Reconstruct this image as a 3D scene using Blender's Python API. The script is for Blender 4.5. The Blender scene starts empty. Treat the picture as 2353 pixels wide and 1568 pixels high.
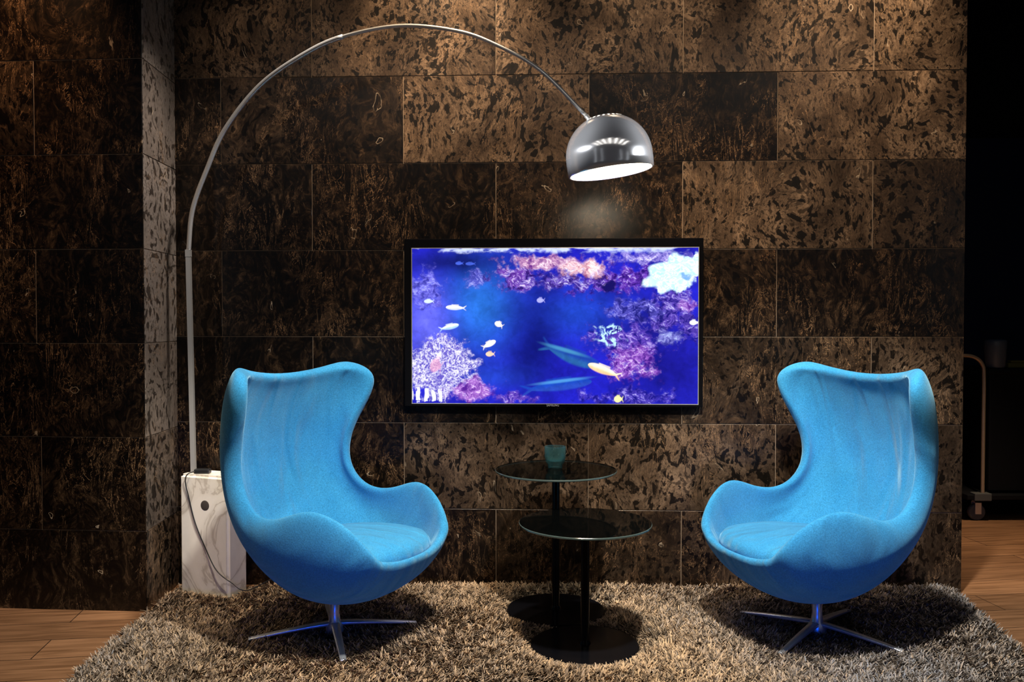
import bpy, math, random, bmesh
import numpy as np
from mathutils import Vector, Matrix
random.seed(7); rng=np.random.default_rng(7)
scene=bpy.context.scene
try:
    scene.view_settings.view_transform='Standard'
    scene.view_settings.look='None'
except Exception as e: print(e)
COL=scene.collection

# ---------------------------------------------------------------- helpers
def link(o):
    COL.objects.link(o); return o
def mesh_obj(name,verts,faces,mat=None,smooth=False,parent=None,loc=None,rot=None):
    me=bpy.data.meshes.new(name)
    me.from_pydata([tuple(v) for v in verts],[],[tuple(f) for f in faces]); me.update()
    if smooth:
        for p in me.polygons: p.use_smooth=True
    o=bpy.data.objects.new(name,me); link(o)
    if mat: me.materials.append(mat)
    if parent: o.parent=parent
    if loc is not None: o.location=loc
    if rot is not None: o.rotation_euler=rot
    return o
def empty(name,loc,label,cat,group=None):
    e=bpy.data.objects.new(name,None); link(e); e.location=loc; e.empty_display_size=0.1
    e["label"]=label; e["category"]=cat
    if group: e["group"]=group
    return e
def tag(o,label,cat):
    o["label"]=label; o["category"]=cat
def bev(o,w,seg=3,angle=True):
    m=o.modifiers.new("bevel",'BEVEL'); m.width=w; m.segments=seg
    if angle: m.limit_method='ANGLE'; m.angle_limit=math.radians(40)
def box_data(x0,x1,y0,y1,z0,z1):
    v=[(x0,y0,z0),(x1,y0,z0),(x1,y1,z0),(x0,y1,z0),(x0,y0,z1),(x1,y0,z1),(x1,y1,z1),(x0,y1,z1)]
    f=[(0,3,2,1),(4,5,6,7),(0,1,5,4),(1,2,6,5),(2,3,7,6),(3,0,4,7)]
    return v,f
class MB:
    def __init__(s): s.v=[]; s.f=[]; s.m=[]
    def add(s,v,f,mi=0):
        b=len(s.v); s.v+=[tuple(a) for a in v]; s.f+=[tuple(b+i for i in q) for q in f]; s.m+=[mi]*len(f)
    def box(s,*a,mi=0): s.add(*box_data(*a),mi=mi)
    def obj(s,name,mats,smooth=False,**k):
        o=mesh_obj(name,s.v,s.f,None,smooth,**k)
        for m in (mats if isinstance(mats,list) else [mats]): o.data.materials.append(m)
        for p,i in zip(o.data.polygons,s.m): p.material_index=i
        return o
def lathe(profile,n=48,close=False):
    v=[];f=[]
    for r,z in profile:
        for i in range(n):
            a=2*math.pi*i/n; v.append((r*math.cos(a),r*math.sin(a),z))
    L=len(profile)
    rr=range(L if close else L-1)
    for j in rr:
        k=(j+1)%L
        for i in range(n):
            i2=(i+1)%n
            f.append((j*n+i,j*n+i2,k*n+i2,k*n+i))
    return v,f
def crom(P,sub):
    P=[np.array(p,float) for p in P]; out=[]
    Q=[2*P[0]-P[1]]+P+[2*P[-1]-P[-2]]
    for i in range(1,len(Q)-2):
        for k in range(sub):
            t=k/sub
            a,b,c,d=Q[i-1],Q[i],Q[i+1],Q[i+2]
            out.append(0.5*((2*b)+(-a+c)*t+(2*a-5*b+4*c-d)*t*t+(-a+3*b-3*c+d)*t**3))
    out.append(P[-1]); return out
def tube(pts,rad,n=12,caps=True,phase=0.0,flat=1.0):
    pts=[Vector(p) for p in pts]; v=[];f=[]
    if not hasattr(rad,'__len__'): rad=[rad]*len(pts)
    T=[]
    for i in range(len(pts)):
        a=pts[max(0,i-1)]; b=pts[min(len(pts)-1,i+1)]; T.append((b-a).normalized())
    up=Vector((0,1,0)) if abs(T[0].y)<0.9 else Vector((1,0,0))
    N=(up-T[0]*up.dot(T[0])).normalized()
    for i,p in enumerate(pts):
        N=(N-T[i]*N.dot(T[i])).normalized(); B=T[i].cross(N)
        for k in range(n):
            a=2*math.pi*k/n+phase
            v.append(p+(N*math.cos(a)+B*math.sin(a)*flat)*rad[i])
    for i in range(len(pts)-1):
        for k in range(n):
            k2=(k+1)%n; f.append((i*n+k,i*n+k2,(i+1)*n+k2,(i+1)*n+k))
    if caps:
        f.append(tuple(range(n-1,-1,-1))); f.append(tuple((len(pts)-1)*n+k for k in range(n)))
    return v,f

# ---------------------------------------------------------------- materials
def newmat(name):
    m=bpy.data.materials.new(name); m.use_nodes=True
    nt=m.node_tree; b=nt.nodes['Principled BSDF']; return m,nt,b
def simple(name,col,rough=0.5,metal=0.0,noise=0.0,scale=30,bump=0.0,emis=None,estr=0,spec=None,trans=0,ior=None):
    m,nt,b=newmat(name)
    b.inputs['Base Color'].default_value=(*col,1); b.inputs['Roughness'].default_value=rough
    b.inputs['Metallic'].default_value=metal
    if spec is not None: b.inputs['Specular IOR Level'].default_value=spec
    if ior is not None: b.inputs['IOR'].default_value=ior
    if trans: b.inputs['Transmission Weight'].default_value=trans
    if emis: b.inputs['Emission Color'].default_value=(*emis,1); b.inputs['Emission Strength'].default_value=estr
    tc=nt.nodes.new('ShaderNodeTexCoord'); nz=nt.nodes.new('ShaderNodeTexNoise'); nz.inputs['Scale'].default_value=scale
    nt.links.new(tc.outputs['Object'],nz.inputs['Vector'])
    r=mixc(nt,nz.outputs['Fac'],tuple(c*(1-noise) for c in col),tuple(min(1,c*(1+noise)) for c in col))
    nt.links.new(r,b.inputs['Base Color'])
    if bump:
        bp=nt.nodes.new('ShaderNodeBump'); bp.inputs['Strength'].default_value=bump; bp.inputs['Distance'].default_value=0.002
        nt.links.new(nz.outputs['Fac'],bp.inputs['Height']); nt.links.new(bp.outputs['Normal'],b.inputs['Normal'])
    return m
def ramp(nt,stops,interp='LINEAR'):
    r=nt.nodes.new('ShaderNodeValToRGB'); cr=r.color_ramp; cr.interpolation=interp
    while len(cr.elements)<len(stops): cr.elements.new(0.5)
    for e,(p,c) in zip(cr.elements,stops):
        e.position=p; e.color=(*c,1) if len(c)==3 else c
    return r
def math_n(nt,op,a,b=None,clamp=False):
    n=nt.nodes.new('ShaderNodeMath'); n.operation=op; n.use_clamp=clamp
    for i,x in enumerate((a,b)):
        if x is None: continue
        if isinstance(x,(int,float)): n.inputs[i].default_value=x
        else: nt.links.new(x,n.inputs[i])
    return n.outputs[0]
def mixc(nt,f,a,b,blend='MIX'):
    n=nt.nodes.new('ShaderNodeMix'); n.data_type='RGBA'; n.blend_type=blend
    for key,x in (('Factor',f),('A',a),('B',b)):
        s=n.inputs[0] if key=='Factor' else [i for i in n.inputs if i.name==key and i.type=='RGBA'][0]
        if isinstance(x,(int,float)): s.default_value=x
        elif isinstance(x,tuple): s.default_value=(*x,1)
        else: nt.links.new(x,s)
    return [o for o in n.outputs if o.type=='RGBA'][0]

def stone_mat():
    m,nt,b=newmat('brown_fossil_marble'); L=nt.links
    tc=nt.nodes.new('ShaderNodeTexCoord')
    at=nt.nodes.new('ShaderNodeAttribute'); at.attribute_name='tile'
    sep=nt.nodes.new('ShaderNodeSeparateColor'); L.new(at.outputs['Color'],sep.inputs[0])
    tone,s1,s2=sep.outputs[0],sep.outputs[1],sep.outputs[2]
    off=nt.nodes.new('ShaderNodeVectorMath'); off.operation='SCALE'; off.inputs['Scale'].default_value=17.0
    L.new(at.outputs['Color'],off.inputs[0])
    add=nt.nodes.new('ShaderNodeVectorMath'); add.operation='ADD'
    L.new(tc.outputs['Object'],add.inputs[0]); L.new(off.outputs[0],add.inputs[1])
    wn=nt.nodes.new('ShaderNodeTexNoise'); wn.inputs['Scale'].default_value=3.0; L.new(add.outputs[0],wn.inputs['Vector'])
    ws=nt.nodes.new('ShaderNodeVectorMath'); ws.operation='SCALE'; ws.inputs['Scale'].default_value=0.22; L.new(wn.outputs['Color'],ws.inputs[0])
    ad2=nt.nodes.new('ShaderNodeVectorMath'); ad2.operation='ADD'; L.new(add.outputs[0],ad2.inputs[0]); L.new(ws.outputs[0],ad2.inputs[1])
    mp=nt.nodes.new('ShaderNodeMapping'); mp.inputs['Rotation'].default_value=(0,math.radians(-30),0); mp.inputs['Scale'].default_value=(1.3,1.2,0.85)
    L.new(ad2.outputs[0],mp.inputs['Vector']); V=mp.outputs[0]
    def noise(sc,det,rough=0.55,dist=0.0,vec=V):
        n=nt.nodes.new('ShaderNodeTexNoise'); n.inputs['Scale'].default_value=sc; n.inputs['Detail'].default_value=det
        n.inputs['Roughness'].default_value=rough; n.inputs['Distortion'].default_value=dist; L.new(vec,n.inputs['Vector']); return n.outputs['Fac']
    def step(x,a,b_):
        r=ramp(nt,[(a,(0,0,0)),(b_,(1,1,1))]); L.new(x,r.inputs[0]); return r.outputs[0]
    n1=noise(31,2,0.5,0.15); n1b=noise(66,3,0.55,0.3); n2=noise(5,5,0.65,0.5); n3=noise(95,5,0.8,0.6); n4=noise(2.4,3,0.6)
    gl=ramp(nt,[(0.36,(0.013,0.008,0.005)),(0.5,(0.070,0.045,0.028)),(0.68,(0.23,0.155,0.100))])
    L.new(math_n(nt,'ADD',math_n(nt,'MULTIPLY',n2,0.58),math_n(nt,'MULTIPLY',n3,0.42)),gl.inputs[0])
    th=math_n(nt,'ADD',n1,math_n(nt,'MULTIPLY',math_n(nt,'SUBTRACT',n4,0.5),0.38))
    th2=math_n(nt,'ADD',n1b,math_n(nt,'MULTIPLY',math_n(nt,'SUBTRACT',n2,0.5),0.45))
    light=mixc(nt,math_n(nt,'MULTIPLY',step(th2,0.56,0.60),0.78),gl.outputs[0],(0.012,0.008,0.005))
    light=mixc(nt,math_n(nt,'MULTIPLY',step(th,0.565,0.592),0.95),light,(0.004,0.003,0.002))
    n5=noise(18,6,0.76,1.2); drift=step(noise(2.6,4,0.65,0.8),0.46,0.60)
    gd=ramp(nt,[(0.36,(0.0015,0.001,0.0008)),(0.5,(0.009,0.005,0.003)),(0.62,(0.048,0.028,0.015)),(0.78,(0.24,0.140,0.075))]); L.new(n5,gd.inputs[0])
    fl=step(noise(58,6,0.85,1.3),0.565,0.64)
    dark=mixc(nt,math_n(nt,'MULTIPLY',math_n(nt,'MULTIPLY',fl,drift),0.9),gd.outputs[0],(0.44,0.245,0.12))
    dark=mixc(nt,math_n(nt,'MULTIPLY',step(th,0.57,0.60),0.8),dark,(0.0015,0.001,0.001))
    tf=ramp(nt,[(0.26,(0,0,0)),(0.54,(1,1,1))]); L.new(math_n(nt,'ADD',tone,math_n(nt,'MULTIPLY',math_n(nt,'SUBTRACT',noise(1.6,3),0.5),0.5)),tf.inputs[0])
    c=mixc(nt,tf.outputs[0],dark,light)
    cloud=ramp(nt,[(0.34,(0.32,0.29,0.27)),(0.50,(0.95,0.94,0.93)),(0.66,(1.55,1.50,1.44))]); L.new(noise(1.9,4,0.6,0.9),cloud.inputs[0])
    c=mixc(nt,0.85,c,mixc(nt,1.0,c,cloud.outputs[0],'MULTIPLY'))
    pg=ramp(nt,[(0.3,(0.11,0.09,0.075)),(0.55,(0.26,0.215,0.18)),(0.75,(0.46,0.39,0.34))]); L.new(math_n(nt,'ADD',math_n(nt,'MULTIPLY',n2,0.5),math_n(nt,'MULTIPLY',n3,0.5)),pg.inputs[0])
    pale=mixc(nt,math_n(nt,'MULTIPLY',step(th2,0.555,0.60),0.6),pg.outputs[0],(0.06,0.045,0.035))
    pale=mixc(nt,math_n(nt,'MULTIPLY',step(th,0.555,0.59),0.88),pale,(0.025,0.018,0.014))
    c=mixc(nt,step(tone,0.78,0.98),c,pale)  # pale stone variant carries the light painted on the pier's side face
    bright=ramp(nt,[(0.0,(0.45,0.45,0.45)),(0.3,(0.9,0.9,0.9)),(0.55,(1.1,1.1,1.1)),(0.72,(1.45,1.43,1.40)),(0.8,(1.0,1.0,1.0))]); L.new(tone,bright.inputs[0])
    c=mixc(nt,1.0,c,bright.outputs[0],'MULTIPLY')
    wob=nt.nodes.new('ShaderNodeTexNoise'); wob.inputs['Scale'].default_value=14; wob.inputs['Detail'].default_value=3; L.new(V,wob.inputs['Vector'])
    wv=nt.nodes.new('ShaderNodeVectorMath'); wv.operation='SCALE'; wv.inputs['Scale'].default_value=0.11; L.new(wob.outputs['Color'],wv.inputs[0])
    wa=nt.nodes.new('ShaderNodeVectorMath'); wa.operation='ADD'; L.new(V,wa.inputs[0]); L.new(wv.outputs[0],wa.inputs[1])
    vo=nt.nodes.new('ShaderNodeTexVoronoi'); vo.inputs['Scale'].default_value=7.5; L.new(wa.outputs[0],vo.inputs['Vector'])
    vs=nt.nodes.new('ShaderNodeSeparateColor'); L.new(vo.outputs['Color'],vs.inputs[0])
    dd=math_n(nt,'ADD',vo.outputs['Distance'],math_n(nt,'MULTIPLY',vs.outputs[1],0.06))
    ring=ramp(nt,[(0.122,(0,0,0)),(0.134,(1,1,1)),(0.140,(1,1,1)),(0.155,(0,0,0))]); L.new(dd,ring.inputs[0])
    pick=math_n(nt,'GREATER_THAN',vs.outputs[0],0.45)
    rm=math_n(nt,'MULTIPLY',math_n(nt,'MULTIPLY',ring.outputs[0],pick),math_n(nt,'MULTIPLY',step(noise(16,2),0.44,0.56),0.7))
    c=mixc(nt,rm,c,(0.48,0.37,0.26))
    mp2=nt.nodes.new('ShaderNodeMapping'); mp2.inputs['Scale'].default_value=(3,1,0.7); mp2.inputs['Rotation'].default_value=(0,0.5,0); L.new(add.outputs[0],mp2.inputs['Vector'])
    vn=noise(5,6,0.7,1.0,mp2.outputs[0]); vr=ramp(nt,[(0.494,(0,0,0)),(0.5,(1,1,1)),(0.506,(0,0,0))]); L.new(vn,vr.inputs[0])
    vm=math_n(nt,'MULTIPLY',math_n(nt,'MULTIPLY',vr.outputs[0],drift),0.85)
    c=mixc(nt,vm,c,(0.42,0.25,0.13))
    L.new(c,b.inputs['Base Color'])
    rr=nt.nodes.new('ShaderNodeMapRange'); rr.inputs['To Min'].default_value=0.20; rr.inputs['To Max'].default_value=0.40; L.new(n2,rr.inputs['Value'])
    L.new(rr.outputs[0],b.inputs['Roughness'])
    b.inputs['Specular IOR Level'].default_value=0.34
    return m
STONE=stone_mat()
GROUT=simple('grout',(0.28,0.20,0.135),0.8,noise=0.4,scale=5)

def wood_mat():
    m,nt,b=newmat('oak_planks'); L=nt.links
    tc=nt.nodes.new('ShaderNodeTexCoord')
    mp=nt.nodes.new('ShaderNodeMapping'); mp.inputs['Rotation'].default_value=(0,0,math.radians(-8)); L.new(tc.outputs['Object'],mp.inputs['Vector'])
    br=nt.nodes.new('ShaderNodeTexBrick'); L.new(mp.outputs[0],br.inputs['Vector'])
    br.inputs['Scale'].default_value=1.0; br.inputs['Brick Width'].default_value=1.25; br.inputs['Row Height'].default_value=0.19
    br.inputs['Mortar Size'].default_value=0.0022; br.inputs['Color1'].default_value=(0.31,0.155,0.074,1); br.inputs['Color2'].default_value=(0.18,0.087,0.040,1)
    br.inputs['Mortar'].default_value=(0.035,0.018,0.010,1); br.inputs['Bias'].default_value=0.0
    mp2=nt.nodes.new('ShaderNodeMapping'); mp2.inputs['Scale'].default_value=(1.2,14,1); L.new(mp.outputs[0],mp2.inputs['Vector'])
    nz=nt.nodes.new('ShaderNodeTexNoise'); nz.inputs['Scale'].default_value=3; nz.inputs['Detail'].default_value=8; nz.inputs['Distortion'].default_value=0.8; L.new(mp2.outputs[0],nz.inputs['Vector'])
    r=ramp(nt,[(0.3,(0.58,0.54,0.48)),(0.65,(1.15,1.15,1.15))]); L.new(nz.outputs['Fac'],r.inputs[0])
    c=mixc(nt,1.0,br.outputs['Color'],r.outputs[0],'MULTIPLY'); L.new(c,b.inputs['Base Color']); b.inputs['Roughness'].default_value=0.42
    return m
WOOD=wood_mat()

def marble_mat():
    m,nt,b=newmat('white_marble'); L=nt.links
    tc=nt.nodes.new('ShaderNodeTexCoord')
    nz=nt.nodes.new('ShaderNodeTexNoise'); nz.inputs['Scale'].default_value=3.4; nz.inputs['Detail'].default_value=7; nz.inputs['Distortion'].default_value=1.3; L.new(tc.outputs['Object'],nz.inputs['Vector'])
    r=ramp(nt,[(0.40,(0.92,0.84,0.73)),(0.480,(0.86,0.78,0.67)),(0.502,(0.58,0.50,0.41)),(0.525,(0.86,0.78,0.67)),(0.65,(0.94,0.87,0.77))]); L.new(nz.outputs['Fac'],r.inputs[0])
    L.new(r.outputs[0],b.inputs['Base Color']); b.inputs['Roughness'].default_value=0.35
    return m
MARBLE=marble_mat()

def fabric_mat():
    m,nt,b=newmat('blue_wool_felt'); L=nt.links
    tc=nt.nodes.new('ShaderNodeTexCoord')
    nz=nt.nodes.new('ShaderNodeTexNoise'); nz.inputs['Scale'].default_value=7; nz.inputs['Detail'].default_value=6; nz.inputs['Roughness'].default_value=0.7; L.new(tc.outputs['Object'],nz.inputs['Vector'])
    c=mixc(nt,nz.outputs['Fac'],(0.022,0.225,0.48),(0.062,0.33,0.56))
    n2=nt.nodes.new('ShaderNodeTexNoise'); n2.inputs['Scale'].default_value=220; n2.inputs['Detail'].default_value=4; n2.inputs['Roughness'].default_value=0.7; L.new(tc.outputs['Object'],n2.inputs['Vector'])
    fz=ramp(nt,[(0.35,(0.76,0.76,0.76)),(0.65,(1.22,1.22,1.22))]); L.new(n2.outputs['Fac'],fz.inputs[0])
    c=mixc(nt,1.0,c,fz.outputs[0],'MULTIPLY'); L.new(c,b.inputs['Base Color'])
    mp=nt.nodes.new('ShaderNodeMapping'); mp.inputs['Scale'].default_value=(5.0,2,1.2); mp.inputs['Rotation'].default_value=(0.2,0.6,0); L.new(tc.outputs['Object'],mp.inputs['Vector'])
    n3=nt.nodes.new('ShaderNodeTexNoise'); n3.inputs['Scale'].default_value=1.8; n3.inputs['Detail'].default_value=1.5; n3.inputs['Distortion'].default_value=1.0; L.new(mp.outputs[0],n3.inputs['Vector'])
    b2=nt.nodes.new('ShaderNodeBump'); b2.inputs['Strength'].default_value=0.8; b2.inputs['Distance'].default_value=0.035; L.new(n3.outputs['Fac'],b2.inputs['Height'])
    bp=nt.nodes.new('ShaderNodeBump'); bp.inputs['Strength'].default_value=0.3; bp.inputs['Distance'].default_value=0.002; L.new(n2.outputs['Fac'],bp.inputs['Height']); L.new(b2.outputs[0],bp.inputs['Normal'])
    L.new(bp.outputs[0],b.inputs['Normal']); b.inputs['Roughness'].default_value=1.0; b.inputs['Specular IOR Level'].default_value=0.03
    b.inputs['Sheen Weight'].default_value=0.45; b.inputs['Sheen Roughness'].default_value=0.5; b.inputs['Sheen Tint'].default_value=(0.50,0.82,0.92,1)
    return m
FELT=fabric_mat()
CHROME=simple('satin_aluminium',(0.80,0.81,0.83),0.34,0.8,noise=0.05,scale=60)
DOMEST=simple('polished_aluminium',(0.95,0.95,0.97),0.15,0.72,noise=0.02,scale=20)
_b=DOMEST.node_tree.nodes['Principled BSDF']; _b.inputs['Anisotropic'].default_value=0.8
_t=DOMEST.node_tree.nodes.new('ShaderNodeTangent'); _t.direction_type='RADIAL'; _t.axis='Z'
DOMEST.node_tree.links.new(_t.outputs[0],_b.inputs['Tangent'])
STEEL=simple('satin_stainless_steel',(0.86,0.83,0.78),0.36,0.75,noise=0.01,scale=6)
BRASSY=simple('dull_brass_tube',(0.50,0.36,0.22),0.4,0.5,noise=0.1)
BLACK=simple('black_plastic',(0.012,0.012,0.013),0.35,noise=0.2)
GLOSSB=simple('gloss_black',(0.004,0.004,0.005),0.12,noise=0.1,spec=0.3)
BLKMET=simple('black_metal',(0.003,0.003,0.004),0.18,0.0,noise=0.2,spec=0.2)
HOLE=simple('recess_shade',(0.05,0.038,0.03),0.9)
DARKWALL=simple('dark_paint',(0.004,0.004,0.005),0.7,noise=0.3,scale=3,spec=0.2)
NAVY=simple('navy_panel',(0.004,0.008,0.035),0.35,noise=0.4,scale=2)
INNER=simple('white_enamel_glow',(0.9,0.9,0.88),0.5,emis=(1.0,0.93,0.80),estr=0.65)  # emission paints the bulb's light onto the enamel lining
BULB=simple('bulb_glass',(1,1,1),0.3,emis=(1.0,0.92,0.80),estr=6)
VENT=simple('vent_slot_glow',(0.9,0.9,0.8),0.5,emis=(1.0,0.93,0.8),estr=1.3)  # glowing patches stand in for bulb light through the crown slots
GLASSTOP=simple('smoked_glass',(0.001,0.0012,0.0012),0.03,noise=0.05,ior=1.18)
def clear_top():
    m,nt,b=newmat('clear_smoked_glass'); L=nt.links
    b.inputs['Base Color'].default_value=(0.001,0.0012,0.0012,1); b.inputs['Roughness'].default_value=0.03; b.inputs['IOR'].default_value=1.3
    tr=nt.nodes.new('ShaderNodeBsdfTransparent')
    tc=nt.nodes.new('ShaderNodeTexCoord'); nz=nt.nodes.new('ShaderNodeTexNoise'); nz.inputs['Scale'].default_value=3; L.new(tc.outputs['Object'],nz.inputs['Vector'])
    L.new(mixc(nt,nz.outputs['Fac'],(0.50,0.52,0.51),(0.60,0.62,0.61)),tr.inputs[0])
    mx=nt.nodes.new('ShaderNodeMixShader'); mx.inputs[0].default_value=0.45
    L.new(tr.outputs[0],mx.inputs[1]); L.new(b.outputs[0],mx.inputs[2]); L.new(mx.outputs[0],nt.nodes['Material Output'].inputs[0]); return m
CLEARTOP=clear_top()
RIMGLASS=simple('glass_edge',(0.05,0.07,0.065),0.15,noise=0.1)
def teal_glass():
    m,nt,b=newmat('teal_glass'); L=nt.links
    b.inputs['Base Color'].default_value=(0.05,0.13,0.135,1); b.inputs['Roughness'].default_value=0.05
    tr=nt.nodes.new('ShaderNodeBsdfTransparent')
    tc=nt.nodes.new('ShaderNodeTexCoord'); nz=nt.nodes.new('ShaderNodeTexNoise'); nz.inputs['Scale'].default_value=12; L.new(tc.outputs['Object'],nz.inputs['Vector'])
    L.new(mixc(nt,nz.outputs['Fac'],(0.74,0.90,0.90),(0.86,0.96,0.96)),tr.inputs[0])
    lw=nt.nodes.new('ShaderNodeLayerWeight'); lw.inputs[0].default_value=0.3
    mr=nt.nodes.new('ShaderNodeMapRange'); mr.inputs['To Min'].default_value=0.10; mr.inputs['To Max'].default_value=0.85; L.new(lw.outputs['Facing'],mr.inputs['Value'])
    mx=nt.nodes.new('ShaderNodeMixShader'); L.new(mr.outputs[0],mx.inputs[0])
    L.new(tr.outputs[0],mx.inputs[1]); L.new(b.outputs[0],mx.inputs[2]); L.new(mx.outputs[0],nt.nodes['Material Output'].inputs[0]); return m
TEAL=teal_glass()
YELLOW=simple('dull_yellow_cloth',(0.16,0.13,0.012),0.7)
PALE=simple('pale_plastic',(0.10,0.12,0.15),0.4)
RUBBER=simple('grey_rubber',(0.08,0.08,0.075),0.6)

# ---------------------------------------------------------------- stone walls
YAW=math.radians(2.3)
ROWS0=[0,0.352,0.735,1.118,1.501,1.884,2.267,2.65,3.033,3.3]
def tiled_wall(name,faces_spec,extra_boxes,dz=0.0):
    ROWS=[0]+[z-dz for z in ROWS0[1:-1]]+[3.3]
    V=[];F=[];MI=[];A=[]
    def quad(p,mi,attr):
        b=len(V); V.extend(p); F.append((b,b+1,b+2,b+3)); MI.append(mi); A.append(attr)
    g=0.0014; bv=0.0012
    for (o,d,n,length,joints,tonef) in faces_spec:
        o=np.array(o);d=np.array(d);n=np.array(n)
        def P(s,z,h): q=o+d*s+n*h; return (q[0],q[1],z)
        quad([P(0,0,0),P(length,0,0),P(length,ROWS[-1],0),P(0,ROWS[-1],0)],1,(0,0,0,1))
        for r in range(len(ROWS)-1):
            js=[0]+[j for j in joints[r] if 0.01<j<length-0.01]+[length]
            for k in range(len(js)-1):
                a0=js[k]+(g if k>0 else 0); a1=js[k+1]-(g if k<len(js)-2 else 0)
                z0=ROWS[r]+(g if r>0 else 0); z1=ROWS[r+1]-g
                att=(tonef(r,k),random.random(),random.random(),1); h=0.003
                quad([P(a0+bv,z0+bv,h),P(a1-bv,z0+bv,h),P(a1-bv,z1-bv,h),P(a0+bv,z1-bv,h)],0,att)
                c=[(a0,z0),(a1,z0),(a1,z1),(a0,z1)]; ci=[(a0+bv,z0+bv),(a1-bv,z0+bv),(a1-bv,z1-bv),(a0+bv,z1-bv)]
                for q in range(4):
                    q2=(q+1)%4
                    quad([P(*c[q],h-bv),P(*c[q2],h-bv),P(*ci[q2],h),P(*ci[q],h)],0,att)
                    quad([P(*c[q],0),P(*c[q2],0),P(*c[q2],h-bv),P(*c[q],h-bv)],0,att)
    for pts in extra_boxes:
        n=len(pts)
        for i in range(n):
            a=pts[i];c=pts[(i+1)%n]
            quad([(a[0],a[1],0),(c[0],c[1],0),(c[0],c[1],ROWS[-1]),(a[0],a[1],ROWS[-1])],0,(0.3,0.3,0.6,1))
        if n==4: quad([(p[0],p[1],ROWS[-1]) for p in pts],0,(0.3,0.3,0.6,1))
    o=mesh_obj(name,V,F)
    me=o.data; me.materials.append(STONE); me.materials.append(GROUT)
    ca=me.color_attributes.new('tile','FLOAT_COLOR','CORNER'); buf=[]
    for p in me.polygons:
        p.material_index=MI[p.index]
        for _ in range(p.loop_total): buf.extend(A[p.index])
    ca.data.foreach_set('color',buf)
    o["kind"]="structure"; return o

cw,sw=math.cos(YAW),math.sin(YAW)
Y0=3.846
def wp(X): return (X,Y0-0.0402*X)
XL,XR=-1.506,1.955
o0=wp(XL); L0=(XR-XL)/cw
JA=[0.337+0.8165*k for k in range(-3,3)]; JB=[j-0.408 for j in JA]+[0.337+0.8165*3-0.408]
jr=[]
for r in range(9):
    J=JB if r%2==0 else JA
    jr.append([(j-XL)/cw for j in sorted(J)])
TON={0:[.18,.22,.34,.42,.36,.2],1:[.15,.15,.50,.54,.44,.34],2:[.08,.10,.30,.38,.42,.36],3:[.24,.27,.28,.28,.24,.60],  # stone tone per tile, with polish reflections painted in
     4:[.06,.12,.26,.58,.40,.38],5:[.2,.30,.66,.18,.68,.5],6:[.52,.60,.66,.62,.66,.50],7:[.5]*6,8:[.5]*6}
wb=tiled_wall('wall_back',[(o0,(cw,-sw),(-sw,-cw),L0,jr,lambda r,k:TON[r][min(k,5)])],
   [[(o0[0]-0.01,o0[1]+0.001),(XR,wp(XR)[1]+0.001),(XR+0.02,wp(XR)[1]+0.30),(o0[0],o0[1]+0.30)]])
pe=(-1.491,3.53); pl=(-2.9,3.63)
dv=np.array(pe)-np.array(pl); LP=np.linalg.norm(dv); dv/=LP; nv=(dv[1],-dv[0])
sd=np.array(o0)-np.array(pe); LS=np.linalg.norm(sd); sd/=LS; ns=(sd[1],-sd[0])
pj=[]
for r in range(9):
    pj.append([LP-0.455-0.8165,LP-0.455] if r in (3,5) else ([LP-0.44-0.8165,LP-0.44] if r==1 else [LP-1.23]))
PT={0:[.14]*3,1:[.14,.18,.14],2:[.16,.18,.18],3:[.18,.24,.02],4:[.2,.16,.18],5:[.24,.30,.20],6:[.24,.28,.28],7:[.3]*3,8:[.3]*3}
ST={0:.60,1:.84,2:.92,3:.97,4:.96,5:.90,6:1.0,7:.95,8:.95}  # pale tones paint grazing light into the pier's side face
wl=tiled_wall('wall_left',[(pl,tuple(dv),nv,LP,pj,lambda r,k:PT[r][min(k,2)]),(pe,tuple(sd),ns,LS-0.004,[[]]*9,lambda r,k:ST[r])],
   [[(pl[0],pl[1]+0.001),(pe[0]-0.001,pe[1]+0.001),(o0[0]-0.011,o0[1]+0.3),(pl[0],o0[1]+0.3)]],dz=0.022)

fl=mesh_obj('floor',[(-4,-1,0),(5,-1,0),(5,6.2,0),(-4,6.2,0)],[(0,1,2,3)],WOOD); fl["kind"]="structure"
m=MB(); m.box(1.2,4.6,5.75,5.85,0,3.3); w=m.obj('wall_passage',DARKWALL); w["kind"]="structure"
m=MB(); m.box(4.5,4.6,-1,5.75,0,3.3); w=m.obj('wall_right',DARKWALL); w["kind"]="structure"
m=MB(); m.box(2.98,3.30,5.70,5.75,0.02,2.30); m.box(2.90,2.98,5.70,5.75,0.0,2.38); m.box(3.30,3.38,5.70,5.75,0.0,2.38); m.box(2.98,3.30,5.70,5.75,2.30,2.38)
w=m.obj('door_1',NAVY); w["kind"]="structure"

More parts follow.
